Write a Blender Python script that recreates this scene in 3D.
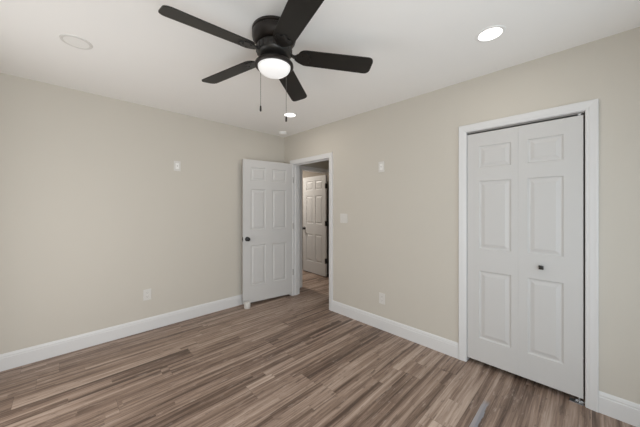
import bpy, bmesh, math, random
from mathutils import Vector, Matrix
random.seed(4)
S = bpy.context.scene
for o in list(bpy.data.objects):
    bpy.data.objects.remove(o, do_unlink=True)

# ------------------------------------------------------------------ camera
CEIL = 2.48
RX0, RY0 = -3.20, -4.06            # the two walls behind the camera
cam_d = bpy.data.cameras.new('camera')
cam = bpy.data.objects.new('camera', cam_d)
S.collection.objects.link(cam)
cam_d.sensor_fit = 'HORIZONTAL'
cam_d.sensor_width = 36.0
cam_d.lens = 265.596 / 640 * 36.0
cam_d.shift_y = -(213.5 - 207.34) / 640
cam_d.clip_start = 0.02
cam.location = (-2.5671, -3.4356, 1.3606)
cam.rotation_euler = (math.radians(90), 0, 0.795532 - math.pi / 2)
S.camera = cam

# ------------------------------------------------------------------ world, daylight, exposure
W = bpy.data.worlds.new('sky'); S.world = W; W.use_nodes = True
W.node_tree.nodes['Background'].inputs[0].default_value = (0.72, 0.84, 1.0, 1)
W.node_tree.nodes['Background'].inputs[1].default_value = 0.5
S.view_settings.view_transform = 'Standard'
S.view_settings.look = 'None'
S.view_settings.gamma = 1.0
S.view_settings.use_curve_mapping = False
S.view_settings.exposure = 0.07
S.cycles.use_denoising = True
S.cycles.max_bounces = 14
S.cycles.diffuse_bounces = 10
S.cycles.sample_clamp_indirect = 8

def area(name, loc, rot, sx, sy, power, col, spread=math.pi):
    d = bpy.data.lights.new(name, 'AREA'); d.shape = 'RECTANGLE'
    d.size, d.size_y, d.energy, d.color = sx, sy, power, col
    d.spread = spread
    o = bpy.data.objects.new(name, d); S.collection.objects.link(o)
    o.location = loc; o.rotation_euler = rot
    return o
# tall glazed openings in the two walls behind the camera: (along the wall from, to, z from, to)
WIN1 = (-2.95, -1.85, .15, 2.05)      # in the wall y = RY0
WIN2 = (-1.75, -.65, .15, 2.05)       # in the wall x = RX0
WIN3 = (-1.40, -.40, .15, 2.05)       # in the wall y = RY0
def window_light(axis, r, power, col):
    m, zc = (r[0]+r[1])/2, (r[2]+r[3])/2
    if axis == 'y': area('window_daylight', (m, RY0 - .02, zc), (math.radians(90), 0, 0), r[1]-r[0]-.1, r[3]-r[2]-.1, power, col)
    else: area('window_daylight', (RX0 - .02, m, zc), (math.radians(90), 0, math.radians(-90)), r[1]-r[0]-.1, r[3]-r[2]-.1, power, col)
window_light('y', WIN1, 40, (.92, .965, .98))
window_light('x', WIN2, 13, (1.0, .95, .89))
window_light('y', WIN3, 6.8, (.80, .93, 1.0))

# ------------------------------------------------------------------ materials
def mat(name, col, rough=.5, metal=0., spec=.5, emit=None, estr=0., noise=0., nscale=40., bump=0., bscale=200.):
    m = bpy.data.materials.new(name); m.use_nodes = True
    nt = m.node_tree; b = nt.nodes['Principled BSDF']
    b.inputs['Base Color'].default_value = (*col, 1)
    b.inputs['Roughness'].default_value = rough
    b.inputs['Metallic'].default_value = metal
    b.inputs['Specular IOR Level'].default_value = spec
    if emit:
        b.inputs['Emission Color'].default_value = (*emit, 1)
        b.inputs['Emission Strength'].default_value = estr
    tc = nt.nodes.new('ShaderNodeTexCoord')
    if noise:
        n = nt.nodes.new('ShaderNodeTexNoise'); n.inputs['Scale'].default_value = nscale; n.inputs['Detail'].default_value = 4
        nt.links.new(tc.outputs['Object'], n.inputs['Vector'])
        r = nt.nodes.new('ShaderNodeMapRange')
        r.inputs['To Min'].default_value = 1 - noise; r.inputs['To Max'].default_value = 1 + noise
        nt.links.new(n.outputs['Fac'], r.inputs['Value'])
        v = nt.nodes.new('ShaderNodeVectorMath'); v.operation = 'SCALE'
        v.inputs[0].default_value = col
        nt.links.new(r.outputs[0], v.inputs['Scale'])
        nt.links.new(v.outputs[0], b.inputs['Base Color'])
    if bump:
        n2 = nt.nodes.new('ShaderNodeTexNoise'); n2.inputs['Scale'].default_value = bscale; n2.inputs['Detail'].default_value = 3
        nt.links.new(tc.outputs['Object'], n2.inputs['Vector'])
        bp = nt.nodes.new('ShaderNodeBump'); bp.inputs['Strength'].default_value = bump; bp.inputs['Distance'].default_value = .002
        nt.links.new(n2.outputs['Fac'], bp.inputs['Height'])
        nt.links.new(bp.outputs[0], b.inputs['Normal'])
    return m

M = dict(
    wall=mat('wall_paint', (.585, .553, .497), .75, spec=.25, noise=.012, nscale=3, bump=.06, bscale=260),
    ceil=mat('ceiling_paint', (.90, .893, .88), .9, spec=.15, noise=.01, nscale=2, bump=.06, bscale=200),
    trim=mat('white_trim_paint', (.70, .70, .705), .35, spec=.4, noise=.006, nscale=8),
    door=mat('white_door_paint', (.585, .58, .575), .42, spec=.4, noise=.008, nscale=8, bump=.05, bscale=120),
    plate=mat('white_plate_plastic', (.67, .655, .63), .35, noise=.005),
    slot=mat('dark_grey_plastic', (.30, .29, .28), .5, noise=.01),  # plain dark grey shared by outlet slots, jacks, hinges and closet track
    offwhite=mat('unlit_lens_plastic', (.86, .855, .84), .5, noise=.006),
    white=mat('bright_white_plastic', (.86, .855, .845), .45, noise=.005),
    ring=mat('grey_trim_ring', (.70, .69, .67), .5, noise=.01),
    black=mat('black_metal', (.012, .011, .010), .38, spec=.5, noise=.06, nscale=30),
    bronze=mat('dark_bronze_metal', (.018, .014, .012), .36, metal=.3, noise=.08, nscale=25),
    blade=mat('dark_blade_finish', (.014, .0125, .011), .42, spec=.35, noise=.12, nscale=14),
    steel=mat('brushed_steel', (.55, .56, .58), .35, metal=.9, noise=.03),
    chain=mat('dull_chain_metal', (.16, .15, .14), .45, metal=.6, noise=.05),
    bowl=mat('lit_frosted_glass', (.55, .55, .55), .35, emit=(1., .985, .965), estr=.50),
    lamp=mat('lit_lens', (.9, .9, .9), .4, emit=(1., .97, .93), estr=2.5),
    far_dimmed=mat('shade_darkened_far_wall', (.27, .24, .205), .75, spec=.2, noise=.012, nscale=3),  # far-room wall colour darkened so the room stays dim under the added lamp
    inner=mat('shade_darkened_closet_wall', (.35, .33, .30), .8, noise=.02),  # wall colour darkened to put the closet's interior shade into the paint
)
# glass of the windows behind the camera
g = bpy.data.materials.new('window_glass'); g.use_nodes = True
nt = g.node_tree; nt.nodes.clear()
go = nt.nodes.new('ShaderNodeOutputMaterial'); gm = nt.nodes.new('ShaderNodeMixShader')
gt = nt.nodes.new('ShaderNodeBsdfTransparent'); gg = nt.nodes.new('ShaderNodeBsdfGlossy'); gg.inputs['Roughness'].default_value = .05
gm.inputs[0].default_value = .06
nt.links.new(gt.outputs[0], gm.inputs[1]); nt.links.new(gg.outputs[0], gm.inputs[2]); nt.links.new(gm.outputs[0], go.inputs[0])
M['glass'] = g

def floor_material():
    m = bpy.data.materials.new('vinyl_plank_floor'); m.use_nodes = True
    nt = m.node_tree; N = nt.nodes; L = nt.links; b = N['Principled BSDF']
    tc = N.new('ShaderNodeTexCoord'); sx = N.new('ShaderNodeSeparateXYZ'); L.new(tc.outputs['Object'], sx.inputs[0])
    def mth(op, a, c=None):
        n = N.new('ShaderNodeMath'); n.operation = op
        for i, v in enumerate((a, c)):
            if v is None: continue
            if isinstance(v, (int, float)): n.inputs[i].default_value = v
            else: L.new(v, n.inputs[i])
        return n.outputs[0]
    def comb(x, y, z=0.):
        n = N.new('ShaderNodeCombineXYZ')
        for i, v in enumerate((x, y, z)):
            if isinstance(v, (int, float)): n.inputs[i].default_value = v
            else: L.new(v, n.inputs[i])
        return n.outputs[0]
    def wn(v):
        n = N.new('ShaderNodeTexWhiteNoise'); n.noise_dimensions = '3D'; L.new(v, n.inputs['Vector']); return n.outputs['Value']
    def cells(w, ln, seed):
        ry = mth('DIVIDE', sx.outputs['Y'], w); row = mth('FLOOR', ry)
        off = mth('MULTIPLY', wn(comb(row, seed, 1.3)), ln)
        rx = mth('DIVIDE', mth('ADD', sx.outputs['X'], off), ln); col = mth('FLOOR', rx)
        rnd = wn(comb(row, col, seed + .7))
        fy = mth('FRACT', ry); fx = mth('FRACT', rx)
        ey = mth('MULTIPLY', mth('MINIMUM', fy, mth('SUBTRACT', 1., fy)), w)
        ex = mth('MULTIPLY', mth('MINIMUM', fx, mth('SUBTRACT', 1., fx)), ln)
        return rnd, mth('MINIMUM', ex, ey)
    def noise(vec, scale, detail=4., rough=.55):
        n = N.new('ShaderNodeTexNoise'); n.inputs['Scale'].default_value = scale
        n.inputs['Detail'].default_value = detail; n.inputs['Roughness'].default_value = rough
        L.new(vec, n.inputs['Vector']); return n.outputs['Fac']
    plank, pedge = cells(.178, 1.22, 3.)
    strip, sedge = cells(.0593, 1.30, 11.)      # the printed narrow staves inside each plank
    shift = mth('MULTIPLY', strip, 37.)
    def stretch(v, lo, hi):
        n = N.new('ShaderNodeMapRange'); n.inputs['From Min'].default_value = lo; n.inputs['From Max'].default_value = hi
        L.new(v, n.inputs['Value']); return n.outputs[0]
    X, Y = sx.outputs['X'], sx.outputs['Y']
    pshift = mth('MULTIPLY', plank, 53.)
    warp = mth('MULTIPLY', mth('SUBTRACT', noise(comb(mth('MULTIPLY', X, 1.1), mth('MULTIPLY', Y, 3.), pshift), 1.2, 2.), .5), .030)
    Yw = mth('ADD', Y, warp)
    band = stretch(noise(comb(mth('ADD', mth('MULTIPLY', X, .45), shift), mth('MULTIPLY', Yw, 13.), pshift), 1.6, 3.), .28, .72)
    streak = stretch(noise(comb(mth('ADD', mth('MULTIPLY', X, .9), pshift), mth('MULTIPLY', Yw, 40.), shift), 1.4, 3., .6), .28, .72)
    grain = noise(comb(mth('ADD', mth('MULTIPLY', X, 3.2), shift), mth('MULTIPLY', Yw, 110.), shift), 1.5, 5., .65)
    fleck = noise(comb(mth('ADD', mth('MULTIPLY', X, 5.5), shift), mth('MULTIPLY', Yw, 30.), 0.), 1.3, 5., .65)
    t = mth('ADD', mth('MULTIPLY', strip, .13), mth('MULTIPLY', plank, .15))
    t = mth('ADD', t, mth('MULTIPLY', band, .46))
    t = mth('ADD', t, mth('MULTIPLY', streak, .24))
    t = mth('ADD', t, mth('MULTIPLY', stretch(grain, .3, .7), .16))
    t = mth('SUBTRACT', t, .09)
    cr = N.new('ShaderNodeValToRGB'); e = cr.color_ramp.elements
    e[0].position = .24; e[0].color = (.090, .057, .042, 1)
    e[1].position = .80; e[1].color = (.55, .435, .360, 1)
    for ps, c in ((.36, (.185, .125, .094)), (.50, (.300, .214, .166)), (.64, (.430, .328, .268))):
        k = e.new(ps); k.color = (*c, 1)
    L.new(t, cr.inputs[0])
    # dark short flecks of the print
    fr = N.new('ShaderNodeMapRange'); fr.inputs['From Min'].default_value = .575; fr.inputs['From Max'].default_value = .66
    fr.inputs['To Min'].default_value = 0.; fr.inputs['To Max'].default_value = .65; L.new(fleck, fr.inputs['Value'])
    mx = N.new('ShaderNodeMix'); mx.data_type = 'RGBA'; L.new(fr.outputs[0], mx.inputs['Factor'])
    L.new(cr.outputs[0], mx.inputs['A']); mx.inputs['B'].default_value = (.085, .058, .044, 1)
    lr = N.new('ShaderNodeMapRange'); lr.inputs['From Min'].default_value = .42; lr.inputs['From Max'].default_value = .32
    lr.inputs['To Min'].default_value = 0.; lr.inputs['To Max'].default_value = .55; L.new(fleck, lr.inputs['Value'])
    mxl = N.new('ShaderNodeMix'); mxl.data_type = 'RGBA'; L.new(lr.outputs[0], mxl.inputs['Factor'])
    L.new(mx.outputs['Result'], mxl.inputs['A']); mxl.inputs['B'].default_value = (.52, .425, .37, 1)
    mx = mxl
    # seams
    sr = N.new('ShaderNodeMapRange'); sr.inputs['From Min'].default_value = .0006; sr.inputs['From Max'].default_value = .0022
    sr.inputs['To Min'].default_value = .45; sr.inputs['To Max'].default_value = 0.; L.new(pedge, sr.inputs['Value'])
    mx2 = N.new('ShaderNodeMix'); mx2.data_type = 'RGBA'; L.new(sr.outputs[0], mx2.inputs['Factor'])
    L.new(mx.outputs['Result'], mx2.inputs['A']); mx2.inputs['B'].default_value = (.07, .046, .034, 1)
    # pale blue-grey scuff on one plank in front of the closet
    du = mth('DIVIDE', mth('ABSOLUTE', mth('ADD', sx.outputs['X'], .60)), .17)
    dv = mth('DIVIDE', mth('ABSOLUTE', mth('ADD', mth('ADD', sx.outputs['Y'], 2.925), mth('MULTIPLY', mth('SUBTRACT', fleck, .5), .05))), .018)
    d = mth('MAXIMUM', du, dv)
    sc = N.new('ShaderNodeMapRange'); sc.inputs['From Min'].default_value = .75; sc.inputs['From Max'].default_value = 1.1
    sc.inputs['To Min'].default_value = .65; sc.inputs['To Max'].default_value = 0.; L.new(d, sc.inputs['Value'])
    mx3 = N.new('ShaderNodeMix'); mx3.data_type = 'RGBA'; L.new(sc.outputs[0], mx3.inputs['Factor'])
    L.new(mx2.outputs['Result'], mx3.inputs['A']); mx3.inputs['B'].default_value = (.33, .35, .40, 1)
    L.new(mx3.outputs['Result'], b.inputs['Base Color'])
    rr = N.new('ShaderNodeMapRange'); rr.inputs['To Min'].default_value = .46; rr.inputs['To Max'].default_value = .36
    L.new(grain, rr.inputs['Value']); L.new(rr.outputs[0], b.inputs['Roughness'])
    b.inputs['Specular IOR Level'].default_value = .4
    bp = N.new('ShaderNodeBump'); bp.inputs['Strength'].default_value = .12; bp.inputs['Distance'].default_value = .001
    L.new(grain, bp.inputs['Height']); L.new(bp.outputs[0], b.inputs['Normal'])
    return m
M['floor'] = floor_material()

# ------------------------------------------------------------------ helpers
def box(bm, x0, x1, y0, y1, z0, z1, bev=0.):
    x0, x1 = sorted((x0, x1)); y0, y1 = sorted((y0, y1)); z0, z1 = sorted((z0, z1))
    v = [bm.verts.new(c) for c in ((x0,y0,z0),(x1,y0,z0),(x1,y1,z0),(x0,y1,z0),(x0,y0,z1),(x1,y0,z1),(x1,y1,z1),(x0,y1,z1))]
    fs = [bm.faces.new([v[i] for i in f]) for f in ((3,2,1,0),(4,5,6,7),(0,1,5,4),(1,2,6,5),(2,3,7,6),(3,0,4,7))]
    if bev:
        ed = list({e for f in fs for e in f.edges})
        bmesh.ops.bevel(bm, geom=ed, offset=bev, segments=2, affect='EDGES', profile=.6)
def lathe(bm, prof, n=40, mtx=None):
    """prof: list of (r, z); a closed solid of revolution round local z"""
    rings = []
    for r, z in prof:
        if r < 1e-6:
            rings.append([bm.verts.new((0, 0, z))])
        else:
            rings.append([bm.verts.new((r*math.cos(2*math.pi*k/n), r*math.sin(2*math.pi*k/n), z)) for k in range(n)])
    new = [v for r in rings for v in r]
    for a, b in zip(rings, rings[1:]):
        for k in range(n):
            k2 = (k+1) % n
            if len(a) == 1 and len(b) == 1: continue
            if len(a) == 1: f = bm.faces.new((a[0], b[k], b[k2]))
            elif len(b) == 1: f = bm.faces.new((a[k], b[0], a[k2]))
            else: f = bm.faces.new((a[k], b[k], b[k2], a[k2]))
            f.smooth = True
    if mtx is not None: bmesh.ops.transform(bm, matrix=mtx, verts=new)
def cyl(bm, r, z0, z1, n=24, mtx=None):
    lathe(bm, [(0, z0), (r, z0), (r, z1), (0, z1)], n, mtx)
def sweep(bm, profs):
    """loft between closed loops of the same length, ends capped"""
    R = [[bm.verts.new(p) for p in pr] for pr in profs]
    n = len(R[0])
    for a, b in zip(R, R[1:]):
        for k in range(n):
            bm.faces.new((a[k], a[(k+1) % n], b[(k+1) % n], b[k]))
    bm.faces.new(list(reversed(R[0]))); bm.faces.new(R[-1])
def obj(name, bm, m, parent=None, smooth=None):
    bmesh.ops.recalc_face_normals(bm, faces=bm.faces)
    me = bpy.data.meshes.new(name); bm.to_mesh(me); bm.free()
    me.materials.append(M[m] if isinstance(m, str) else m)
    if any(p.use_smooth for p in me.polygons):
        me.set_sharp_from_angle(angle=math.radians(38))
    o = bpy.data.objects.new(name, me); S.collection.objects.link(o)
    if parent: o.parent = parent
    return o
def empty(name, loc, rz=0., rot=None):
    o = bpy.data.objects.new(name, None); S.collection.objects.link(o)
    o.empty_display_size = .1; o.location = loc; o.rotation_euler = rot or (0, 0, rz)
    return o
def tag(o, label=None, cat=None, group=None, kind=None):
    if label: o['label'] = label
    if cat: o['category'] = cat
    if group: o['group'] = group
    if kind: o['kind'] = kind
    return o
def struct(name, bm, m, label=None, cat=None):
    return tag(obj(name, bm, m), label, cat, None, 'structure')
def copy_tree(o, parent=None):
    c = o.copy(); S.collection.objects.link(c)
    if parent: c.parent = parent
    for ch in list(o.children): copy_tree(ch, c)
    return c

# ------------------------------------------------------------------ room shell
T = .12
EY0, EY1, EZ = -.995, -.225, 2.022          # bedroom doorway in the right wall
CY0, CY1, CZ = -3.409, -2.666, 2.022        # closet opening in the right wall
HX0, HX1, HZ = .40, 1.200, 2.01             # doorway at the end of the hall
HYA, HYB = .03, .15                         # hall end wall, near and far face
HALL_X, FAR_Y, FAR_X = 1.27, 2.6, 1.42

bm = bmesh.new(); box(bm, RX0-T, FAR_X, RY0-T, FAR_Y, -.06, 0); struct('floor', bm, 'floor', 'brown wood look plank floor', 'floor')
bm = bmesh.new(); box(bm, RX0-T, FAR_X, RY0-T, FAR_Y, CEIL, CEIL+.08); struct('ceiling', bm, 'ceil', 'flat white painted ceiling', 'ceiling')
bm = bmesh.new(); box(bm, RX0-T, 0, 0, T, 0, CEIL); struct('wall_left', bm, 'wall', 'plain greige wall on the left, behind the open door', 'wall')
bm = bmesh.new()
box(bm, 0, T, EY1, T, 0, CEIL); box(bm, 0, T, EY0, EY1, EZ, CEIL); box(bm, 0, T, CY1, EY0, 0, CEIL)
box(bm, 0, T, CY0, CY1, CZ, CEIL); box(bm, 0, T, RY0-T, CY0, 0, CEIL)
struct('wall_right', bm, 'wall', 'greige wall on the right with the doorway and the closet', 'wall')
bm = bmesh.new()
xs = [RX0-T, WIN1[0], WIN1[1], WIN3[0], WIN3[1], 0]
for k in (0, 2, 4): box(bm, xs[k], xs[k+1], RY0-T, RY0, 0, CEIL)
for w_ in (WIN1, WIN3): box(bm, w_[0], w_[1], RY0-T, RY0, 0, w_[2]); box(bm, w_[0], w_[1], RY0-T, RY0, w_[3], CEIL)
struct('wall_back', bm, 'wall')
a, b_, c, d = WIN2
bm = bmesh.new()
box(bm, RX0-T, RX0, RY0, a, 0, CEIL); box(bm, RX0-T, RX0, b_, 0, 0, CEIL); box(bm, RX0-T, RX0, a, b_, 0, c); box(bm, RX0-T, RX0, a, b_, d, CEIL)
struct('wall_side', bm, 'wall')
# hall, the room beyond it, and the closet
bm = bmesh.new()
box(bm, T, HX0, HYA, HYB, 0, CEIL); box(bm, HX1, FAR_X-.1, HYA, HYB, 0, CEIL); box(bm, HX0, HX1, HYA, HYB, HZ, CEIL)
struct('wall_hall_end', bm, 'wall')
bm = bmesh.new(); box(bm, HALL_X, HALL_X+.1, -1.9, HYA, 0, CEIL); struct('wall_hall_far', bm, 'wall')
bm = bmesh.new(); box(bm, T, HALL_X, -1.9, -1.8, 0, CEIL); struct('wall_hall_near', bm, 'wall')
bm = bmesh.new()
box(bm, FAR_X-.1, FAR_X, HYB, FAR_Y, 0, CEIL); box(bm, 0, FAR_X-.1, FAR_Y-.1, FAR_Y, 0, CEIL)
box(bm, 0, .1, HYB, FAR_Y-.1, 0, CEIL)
struct('wall_far_room', bm, 'far_dimmed')
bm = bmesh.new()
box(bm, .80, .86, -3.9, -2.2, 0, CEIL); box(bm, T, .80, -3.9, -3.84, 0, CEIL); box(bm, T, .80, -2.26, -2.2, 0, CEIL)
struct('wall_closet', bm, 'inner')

# ------------------------------------------------------------------ windows behind the camera
def window(name, axis, r):
    a, b_, c, d = r
    e = tag(empty(name, (0, 0, 0)), None, None, None, 'structure')
    def bx(bm, u0, u1, n0, n1, z0, z1):
        if axis == 'y': box(bm, u0, u1, RY0+n0, RY0+n1, z0, z1, .003)
        else: box(bm, RX0+n0, RX0+n1, u0, u1, z0, z1, .003)
    bm = bmesh.new()
    for u0, u1, z0, z1 in ((a, a+.05, c, d), (b_-.05, b_, c, d), (a+.05, b_-.05, c, c+.05), (a+.05, b_-.05, d-.05, d), (a+.05, b_-.05, (c+d)/2-.02, (c+d)/2+.02)):
        bx(bm, u0, u1, -.10, -.03, z0, z1)
    obj('window_frame', bm, 'trim', e)
    bm = bmesh.new(); bx(bm, a+.05, b_-.05, -.075, -.069, c+.05, d-.05); obj('pane', bm, 'glass', e)
    bm = bmesh.new()
    for u0, u1, z0, z1 in ((a-.06, a, c-.06, d+.06), (b_, b_+.06, c-.06, d+.06), (a, b_, c-.06, c), (a, b_, d, d+.06)):
        bx(bm, u0, u1, 0, .016, z0, z1)
    obj('casing', bm, 'trim', e)
window('window_1', 'y', WIN1); window('window_2', 'x', WIN2); window('window_3', 'y', WIN3)

# ------------------------------------------------------------------ baseboards
BB = [(0, 0), (.014, 0), (.014, .104), (.0105, .110), (.0115, .119), (.007, .132), (.003, .138), (0, .139)]
def baseboard(name, runs, label=None):
    bm = bmesh.new()
    for (x0, y0), (x1, y1), (nx, ny) in runs:
        sweep(bm, [[(x+nx*d, y+ny*d, z) for d, z in BB] for x, y in ((x0, y0), (x1, y1))])
    return struct(name, bm, 'trim', label, 'baseboard' if label else None)
CW = .062
baseboard('baseboard_left', [((RX0+.014, 0), (-.001, 0), (0, -1))], 'white baseboard along the left wall')
baseboard('baseboard_right', [((0, EY0-CW), (0, CY1+CW), (-1, 0)), ((0, CY0-CW), (0, RY0+.014), (-1, 0)), ((0, -.014), (0, EY1+CW), (-1, 0))],
          'white baseboard along the right wall on both sides of the closet')
baseboard('baseboard_back', [((RX0, RY0), (0, RY0), (0, 1))])
baseboard('baseboard_side', [((RX0, RY0+.014), (RX0, 0), (1, 0))])
baseboard('baseboard_hall', [((T, HYA), (HX0-CW, HYA), (0, -1)), ((HALL_X, -1.8), (HALL_X, HYA), (-1, 0)), ((T, EY1+CW), (T, HYA), (1, 0))])

# ------------------------------------------------------------------ door casings and jambs
CP = [(0, 0), (0, .009), (.004, .0115), (.014, .012), (.020, .0145), (.040, .0165), (.052, .0185), (.059, .0185), (.062, .015), (.062, 0)]
def casing(bm, mk, a, b, zt, w=CW):
    k = w/.062
    sweep(bm, [[mk(a-u*k, d, 0) for u, d in CP], [mk(a-u*k, d, zt+u*k) for u, d in CP], [mk(b+u*k, d, zt+u*k) for u, d in CP], [mk(b+u*k, d, 0) for u, d in CP]])
JT = .016
def frame(name, label, mk, a, b, zt, depth, back=True, stop=None):
    """mk(u, d, z): u along the wall, d out of the wall face, z up"""
    e = tag(empty(name, (0, 0, 0)), label, 'door frame', None, 'structure')
    bm = bmesh.new(); casing(bm, mk, a, b, zt); obj('casing', bm, 'trim', e)
    if back:
        bm = bmesh.new(); casing(bm, lambda u, d, z: mk(u, -depth-d, z), a, b, zt); obj('casing', bm, 'trim', e)
    bm = bmesh.new()
    def bb(u0, u1, d0, d1, z0, z1):
        p, q = mk(u0, d0, z0), mk(u1, d1, z1)
        box(bm, p[0], q[0], p[1], q[1], p[2], q[2])
    g = .002
    bb(a-.004, a+g, g, -depth-g, 0, zt); bb(b-g, b+.004, g, -depth-g, 0, zt); bb(a-.004, b+.004, g, -depth-g, zt-g, zt+.004)
    if stop:
        s0, s1 = stop
        bb(a, a+.012, -s0, -s1, 0, zt); bb(b-.012, b, -s0, -s1, 0, zt); bb(a+.012, b-.012, -s0, -s1, zt-.012, zt)
    obj('jamb', bm, 'trim', e)
    return e
frame('trim_1', 'white casing round the open doorway by the room corner', lambda u, d, z: (-d, u, z), EY0, EY1, EZ, T, True, (.045, .08))
frame('trim_2', 'white casing round the folding closet doors', lambda u, d, z: (-d, u, z), CY0, CY1, CZ, T, False)
frame('trim_3', 'white casing round the doorway at the end of the hall', lambda u, d, z: (u, HYA-d, z), HX0, HX1, HZ, HYB-HYA, True)

# ------------------------------------------------------------------ panelled door leaves
def panel_leaf(bm, W_, H_, TH, cols, rows, both=True, edge=.002):
    """slab from x=0..W_, z=0..H_, front face at y=0, back at y=TH; moulded panels pressed into the faces"""
    xs = sorted({0, W_, *[v for c in cols for v in c]}); zs = sorted({0, H_, *[v for r in rows for v in r]})
    RINGS = ((0, 0), (.006, .0065), (.013, .0080), (.020, .0075), (.040, .0015), (.043, .0010))
    def face(y0, sgn):
        for i in range(len(xs)-1):
            for j in range(len(zs)-1):
                x0, x1, z0, z1 = xs[i], xs[i+1], zs[j], zs[j+1]
                if (x0, x1) in cols and (z0, z1) in rows:
                    prev = None
                    for ins, dp in RINGS:
                        ins = min(ins, (x1-x0)*.3)
                        cur = [bm.verts.new((x, y0+sgn*dp, z)) for x, z in ((x0+ins, z0+ins), (x1-ins, z0+ins), (x1-ins, z1-ins), (x0+ins, z1-ins))]
                        if prev:
                            for k in range(4): bm.faces.new((prev[k], prev[(k+1) % 4], cur[(k+1) % 4], cur[k]))
                        prev = cur
                    bm.faces.new(prev)
                else:
                    bm.faces.new([bm.verts.new((x, y0, z)) for x, z in ((x0, z0), (x1, z0), (x1, z1), (x0, z1))])
    face(0, 1)
    if both: face(TH, -1)
    else: bm.faces.new([bm.verts.new((x, TH, z)) for x, z in ((0, 0), (0, H_), (W_, H_), (W_, 0))])
    for i in range(len(xs)-1):
        for z in (0, H_):
            bm.faces.new([bm.verts.new(p) for p in ((xs[i], 0, z), (xs[i+1], 0, z), (xs[i+1], TH, z), (xs[i], TH, z))])
    for j in range(len(zs)-1):
        for x in (0, W_):
            bm.faces.new([bm.verts.new(p) for p in ((x, 0, zs[j]), (x, 0, zs[j+1]), (x, TH, zs[j+1]), (x, TH, zs[j]))])
    bmesh.ops.remove_doubles(bm, verts=bm.verts, dist=1e-5)
ROTX = Matrix.Rotation(math.radians(90), 4, 'X')     # local z -> -y (out of the front face)
def knob(parent, x, y, z, sgn, name='knob'):
    mt = Matrix.Translation((x, y, z)) @ (ROTX if sgn < 0 else ROTX.inverted())
    bm = bmesh.new()
    lathe(bm, [(0, .014), (.011, .014), (.011, .026), (.017, .030), (.0245, .037), (.027, .046), (.024, .054), (.014, .059), (0, .060)], 32, mt)
    k = obj(name, bm, 'black', parent)
    bm = bmesh.new()
    lathe(bm, [(0, 0), (.031, 0), (.031, .004), (.026, .009), (.012, .0145), (0, .0145)], 32, mt)
    obj('rose', bm, 'black', k)
    return k

# bedroom door, standing open in front of the left wall (hinged at the doorway's left jamb)
DW, DH, DT = .778, 1.990, .035
hx, hy = -.006, -.220; fx, fy = -.7785, -.108
ang = math.atan2(hy-fy, hx-fx) + math.pi       # local +x runs from the hinge to the free edge
door = tag(empty('door_1', (hx, hy, .036), 0), 'white six-panel door with black knob standing open against the left wall', 'door', None, 'structure')
# local frame: x from hinge to free edge, front (seen) face at y=0 looking to local +y ... mirrored below
door.rotation_euler = (0, 0, math.atan2(fy-hy, fx-hx))
bm = bmesh.new()
cols = ((.112, .346), (.446, .670)); rows = ((.232, .794), (1.009, 1.580), (1.698, 1.885))
panel_leaf(bm, DW, DH, DT, cols, rows)
for v in bm.verts: v.co.y = -v.co.y      # seen face at y=0 looks to +y local, which is -y in the room
obj('door_leaf', bm, 'door', door)
knob(door, .722, 0, .887, 1); knob(door, .722, -DT, .887, -1)
bm = bmesh.new(); box(bm, DW-.0005, DW+.0015, -.030, -.005, .858, .916); box(bm, DW, DW+.010, -.022, -.012, .878, .896, .002); obj('latch', bm, 'black', door)
for z in (.330, 1.036, 1.744):
    bm = bmesh.new(); cyl(bm, .006, z-.045, z+.045, 12, Matrix.Translation((-.004, .006, 0))); box(bm, -.003, 0, -.030, .002, z-.044, z+.044)
    obj('hinge', bm, 'slot', door)

# hall door: folded back into the room beyond, black hinges
hd = tag(empty('door_3', (1.150, .165, .016), 0), 'white panel door with black hinges seen through the doorway, at the hall end', 'door', None, 'structure')
hfx, hfy = 1.196, .885
hd.rotation_euler = (0, 0, math.atan2(hfy-.165, hfx-1.150))
HW = math.hypot(hfx-1.150, hfy-.165)
bm = bmesh.new()
panel_leaf(bm, HW, 1.975, DT, ((.10, .31), (.39, .60)), ((.232, .794), (1.009, 1.580), (1.698, 1.885)))
for v in bm.verts: v.co.y = -v.co.y
for v in bm.verts: v.co.y += DT          # seen face is the one towards local +y (-x in the room)
obj('door_leaf', bm, 'door', hd)
knob(hd, HW-.06, DT, .90, 1)
for z in (.30, 1.03, 1.76):
    bm = bmesh.new(); cyl(bm, .010, z-.05, z+.05, 14, Matrix.Translation((-.008, DT+.006, 0))); box(bm, -.012, 0, -.004, DT, z-.048, z+.048)
    box(bm, 0, .020, DT, DT+.003, z-.048, z+.048)
    obj('hinge', bm, 'black', hd)

# closet: two folding leaves
cd = tag(empty('door_2', (.004, CY1, 0)), 'white folding closet door of two panelled leaves with small black knob', 'closet door', None, 'structure')
LZ0, LH = .042, 1.955
for k, (y0, y1, cc) in enumerate(((-2.671, -3.0358, (.092, .318)), (-3.0362, -3.3985, (.058, .262)))):
    w = y0 - y1
    bm = bmesh.new()
    c0 = cc
    panel_leaf(bm, w, LH, .032, (c0,), ((.196, .777), (.962, 1.545), (1.658, 1.842)), both=False)
    # local x -> -y room, local y (thickness) -> +x room
    for v in bm.verts:
        x, y, z = v.co; v.co = (y, (y0-CY1)-x, z+LZ0)
    lf = obj('door_leaf', bm, 'door', cd)
    if k == 1:
        mt = Matrix.Translation((0, -3.176-CY1, .913)) @ Matrix.Rotation(math.radians(-90), 4, 'Y')
        bm = bmesh.new(); lathe(bm, [(0, 0), (.007, 0), (.0065, .012), (0, .012)], 20, mt)
        box(bm, -.026, -.011, -3.176-CY1-.0145, -3.176-CY1+.0145, .913-.0145, .913+.0145, .004)
        obj('knob', bm, 'black', lf)
bm = bmesh.new()
box(bm, .004, .034, CY0-CY1+.006, -.006, CZ-.012, CZ-.003)
obj('track', bm, 'slot', cd)
bm = bmesh.new()
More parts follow.
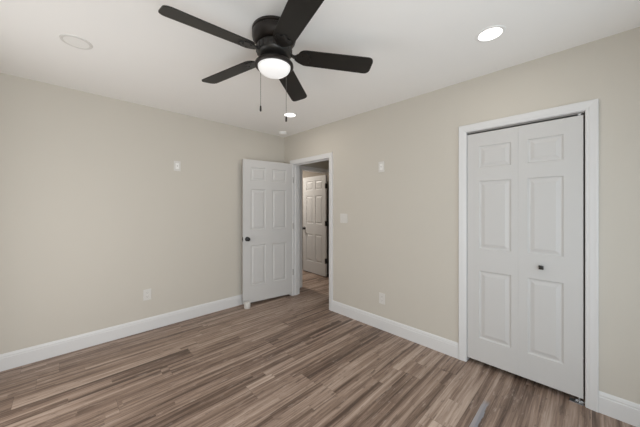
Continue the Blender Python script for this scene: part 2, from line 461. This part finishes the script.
box(bm, -.010, .030, CY0-CY1+.010, CY0-CY1+.080, 0, .004); box(bm, .024, .028, CY0-CY1+.002, CY0-CY1+.050, 0, .012)
cyl(bm, .005, 0, .042, 12, Matrix.Translation((.014, CY0-CY1+.030, 0)))
obj('pivot_bracket', bm, 'steel', cd)
bm = bmesh.new(); cyl(bm, .005, LZ0+LH, CZ-.010, 12, Matrix.Translation((.014, CY0-CY1+.030, 0))); box(bm, .002, .030, CY0-CY1+.022, CY0-CY1+.038, CZ-.022, CZ-.012)
obj('pivot_bracket', bm, 'steel', cd)

# ------------------------------------------------------------------ white door stop on the floor
ds = tag(empty('door_stop', (-.756, -.182, 0)), 'small white cylindrical stop on the floor against the open door', 'door stop')
bm = bmesh.new(); lathe(bm, [(0, 0), (.040, 0), (.043, .004), (.043, .072), (.040, .080), (.034, .083), (0, .083)], 36); obj('body', bm, 'plate', ds)

# ------------------------------------------------------------------ wall plates
def plate(name, label, cat, loc, wall, w, h, kind, group=None):
    """plate on a wall; local x along the wall, local y out of the wall"""
    e = tag(empty(name, loc), label, cat, group)
    e.rotation_euler = (0, 0, math.pi if wall == 'left' else math.pi/2)
    bm = bmesh.new(); box(bm, -w/2, w/2, 0, .006, -h/2, h/2, .0022); obj('cover_plate', bm, 'plate', e)
    if kind == 'outlet':
        for z in (.0215, -.0215):
            bm = bmesh.new(); box(bm, -.017, .017, .006, .0085, z-.0145, z+.0145, .002); s = obj('socket', bm, 'plate', e)
            bm = bmesh.new()
            for x in (-.0065, .0065): box(bm, x-.0013, x+.0013, .0083, .0089, z-.001, z+.008)
            cyl(bm, .0025, .0083, .0089, 12, Matrix.Translation((0, 0, z-.007)) @ ROTX.inverted())
            obj('slot', bm, 'slot', s)
    elif kind == 'switch':
        for x in (-.023, .023):
            bm = bmesh.new(); box(bm, x-.006, x+.006, .006, .008, -.013, .013); s = obj('switch_toggle', bm, 'plate', e)
            bm = bmesh.new(); box(bm, x-.004, x+.004, .008, .018, .001, .010, .002); obj('lever', bm, 'plate', s)
    else:
        bm = bmesh.new(); box(bm, -.018, .018, .006, .0075, -.034, .034, .001); s = obj('insert', bm, 'offwhite', e)
        bm = bmesh.new(); cyl(bm, .005, .0075, .011, 16, Matrix.Translation((0, 0, 0)) @ ROTX.inverted()); obj('jack', bm, 'slot', s)
    for z in ((0,) if kind == 'outlet' else (h*.42, -h*.42)):
        bm = bmesh.new(); cyl(bm, .003, .0058, .0068, 12, Matrix.Translation((0, 0, z)) @ ROTX.inverted()); obj('screw', bm, 'offwhite', e)
    return e
plate('wall_outlet', 'white double wall outlet low on the left wall above the baseboard', 'outlet', (-1.876, 0, .396), 'left', .076, .120, 'outlet')
plate('wall_outlet', 'white double wall outlet low on the right wall between doorway and closet', 'outlet', (0, -1.806, .345), 'right', .076, .120, 'outlet')
plate('wall_plate', 'small white wall plate high on the left wall', 'wall plate', (-1.573, 0, 1.850), 'left', .074, .118, 'blank')
plate('wall_plate', 'small white wall plate high on the right wall above the outlet', 'wall plate', (0, -1.797, 1.813), 'right', .074, .118, 'blank')
plate('light_switch', 'white double light switch plate beside the open doorway', 'light switch', (0, -1.249, 1.222), 'right', .118, .118, 'switch')

# ------------------------------------------------------------------ ceiling fittings
def downlight(x, y, label, lit=True, group=None, watts=1.2):
    e = tag(empty('recessed_light', (x, y, CEIL)), label, 'ceiling light', group)
    bm = bmesh.new(); lathe(bm, [(.066, -.001), (.066, -.004), (.072, -.006), (.082, -.004), (.085, 0), (.066, 0), (.066, -.001)], 48); obj('trim_ring', bm, 'white' if lit else 'ring', e)
    bm = bmesh.new(); lathe(bm, [(0, -.0005), (.0665, -.0005), (.0665, -.0035), (0, -.0042)], 48); obj('lens', bm, 'lamp' if lit else 'offwhite', e)
    if lit:
        d = bpy.data.lights.new('lamp_light', 'AREA'); d.shape = 'DISK'; d.size = .14; d.energy = watts; d.color = (1., .93, .84)
        o = bpy.data.objects.new('lamp_light', d); S.collection.objects.link(o); o.parent = e; o.location = (0, 0, -.010)
    return e
downlight(-.583, -2.98, 'lit round recessed ceiling light nearest the white closet')
downlight(-.578, -.887, 'lit round recessed ceiling light near the room corner and open door', watts=2)
downlight(.45, 1.40, 'added unseen ceiling light beyond the hall, brightening the hall door', watts=30)  # added out-of-view lamp that brightens the hall door, no known fixture
downlight(-2.486, -.998, 'unlit round ceiling disc with grey rim, left of the fan', False)
sd = tag(empty('smoke_detector', (-.182, -.211, CEIL)), 'small white round smoke detector on the ceiling in the room corner', 'smoke detector')
bm = bmesh.new(); lathe(bm, [(0, 0), (.064, 0), (.064, -.010), (0, -.010)], 40); obj('base_plate', bm, 'white', sd)
bm = bmesh.new(); lathe(bm, [(0, -.010), (.058, -.010), (.059, -.022), (.050, -.032), (.030, -.036), (0, -.036)], 40); obj('cover', bm, 'white', sd)

# ------------------------------------------------------------------ ceiling fan
FX, FY = -1.597, -2.032
fan = tag(empty('ceiling_fan', (FX, FY, CEIL)), 'black five-blade ceiling fan with lit frosted light bowl', 'ceiling fan')
bm = bmesh.new()
lathe(bm, [(0, 0), (.134, 0), (.137, -.005), (.137, -.016), (.131, -.020), (.131, -.024), (.137, -.029), (.137, -.050), (.133, -.066), (.122, -.082), (.108, -.092), (0, -.092)], 56)
obj('canopy', bm, 'bronze', fan)
bm = bmesh.new()
lathe(bm, [(0, -.092), (.094, -.092), (.096, -.100), (.108, -.106), (.110, -.112), (.110, -.146), (.104, -.158), (.084, -.172), (0, -.172)], 56)
mot = obj('motor', bm, 'black', fan)
for k in range(20):
    bm = bmesh.new(); box(bm, .106, .1125, -.006, .006, -.146, -.114, .001)
    obj('vent_rib', bm, 'bronze', mot).rotation_euler = (0, 0, 2*math.pi*k/20)
bm = bmesh.new()
lathe(bm, [(0, -.172), (.060, -.172), (.062, -.178), (.062, -.196), (.070, -.204), (0, -.204)], 48)
obj('switch_housing', bm, 'black', fan)
bm = bmesh.new()
lathe(bm, [(r_, z_+.009) for r_, z_ in [(.040, -.205), (.085, -.208), (.110, -.216), (.120, -.226), (.121, -.238), (.116, -.243), (.104, -.243), (.104, -.232), (.040, -.220), (.040, -.205)]], 56)
obj('light_ring', bm, 'bronze', fan)
bm = bmesh.new()
lathe(bm, [(r_*.98, z_+.009) for r_, z_ in [(0, -.234), (.1035, -.234), (.1035, -.243), (.101, -.254), (.092, -.268), (.076, -.280), (.052, -.288), (.026, -.292), (0, -.293)]], 56)
obj('light_bowl', bm, 'bowl', fan)
BLZ = -.153
DROOP = math.radians(2.9)
def rounded(w0, w1, r0, r1, x0, x1):
    """outline of a blade from x0 (root, width w0) to x1 (tip, width w1)"""
    pts = []
    for (cx, cy, r, a0, a1) in ((x1-r1, w1/2-r1, r1, 90, 0), (x1-r1, -w1/2+r1, r1, 0, -90), (x0+r0, -w0/2+r0, r0, -90, -180), (x0+r0, w0/2-r0, r0, 180, 90)):
        for k in range(8):
            a_ = math.radians(a0 + (a1-a0)*k/7); bulge = 0
            pts.append((cx+r*math.cos(a_), cy+r*math.sin(a_)))
    return pts
def make_blade(ang):
    bl_m = Matrix.Rotation(DROOP, 4, 'Y') @ Matrix.Rotation(math.radians(PITCH), 4, 'X')
    bm = bmesh.new(); pts = rounded(.124, .136, .050, .036, .150, .634)
    lo = [bm.verts.new((x, y, -.003)) for x, y in pts]; hi = [bm.verts.new((x, y, .003)) for x, y in pts]
    bm.faces.new(lo); bm.faces.new(list(reversed(hi)))
    n = len(pts)
    for k in range(n): bm.faces.new((lo[k], hi[k], hi[(k+1) % n], lo[(k+1) % n]))
    bmesh.ops.transform(bm, matrix=bl_m, verts=bm.verts)
    bl = obj('blade', bm, 'blade', fan)
    bl.location = (0, 0, BLZ); bl.rotation_euler = (0, 0, ang)
    # blade iron: a flared pad under the blade root and an arm to the motor
    bm = bmesh.new()
    pad = [(.128, .016), (.150, .034), (.172, .046), (.205, .047), (.222, .036), (.215, .018), (.235, .010), (.235, -.010), (.215, -.018), (.222, -.036), (.205, -.047), (.172, -.046), (.150, -.034), (.128, -.016)]
    lo = [bm.verts.new((x, y, -.0095)) for x, y in pad]; hi = [bm.verts.new((x, y, -.0032)) for x, y in pad]
    bm.faces.new(lo); bm.faces.new(list(reversed(hi)))
    for k in range(len(pad)): bm.faces.new((lo[k], hi[k], hi[(k+1) % len(pad)], lo[(k+1) % len(pad)]))
    bmesh.ops.transform(bm, matrix=bl_m, verts=bm.verts)
    sweep(bm, [[(x, yw, z-.004), (x, yw, z+.006), (x, -yw, z+.006), (x, -yw, z-.004)] for x, yw, z in ((.090, .018, .006), (.105, .015, .004), (.120, .013, -.006), (.140, .016, -.012))])
    obj('blade_iron', bm, 'black', bl)
    for x, y in ((.178, .028), (.178, -.028), (.214, 0)):
        bm = bmesh.new(); cyl(bm, .006, -.0125, -.0090, 12, Matrix.Translation((x, y, 0)))
        bmesh.ops.transform(bm, matrix=bl_m, verts=bm.verts)
        obj('screw', bm, 'bronze', bl)
    return bl
PITCH = -13.5
for k in range(5): make_blade(math.radians(178.7 - 72*k))
rgt = Vector((math.sin(.7955), -math.cos(.7955))); fwd = Vector((math.cos(.7955), math.sin(.7955)))
for dr, df, zb in ((-.100, .062, 1.987), (.066, .075, 1.923)):
    q = rgt*dr + fwd*df
    bm = bmesh.new()
    z0, z1 = zb + .040 - CEIL, -.222
    cyl(bm, .0014, z0, z1, 8, Matrix.Translation((q.x, q.y, 0)))
    z = z0
    while z < z1:
        bmesh.ops.create_icosphere(bm, subdivisions=1, radius=.0022, matrix=Matrix.Translation((q.x, q.y, z))); z += .012
    ch = obj('pull_chain', bm, 'chain', fan)
    bm = bmesh.new()
    lathe(bm, [(0, z0+.003), (.003, z0+.002), (.0058, z0-.006), (.0066, z0-.030), (.0050, z0-.036), (0, z0-.037)], 16, Matrix.Translation((q.x, q.y, 0)))
    obj('fob', bm, 'black', ch)
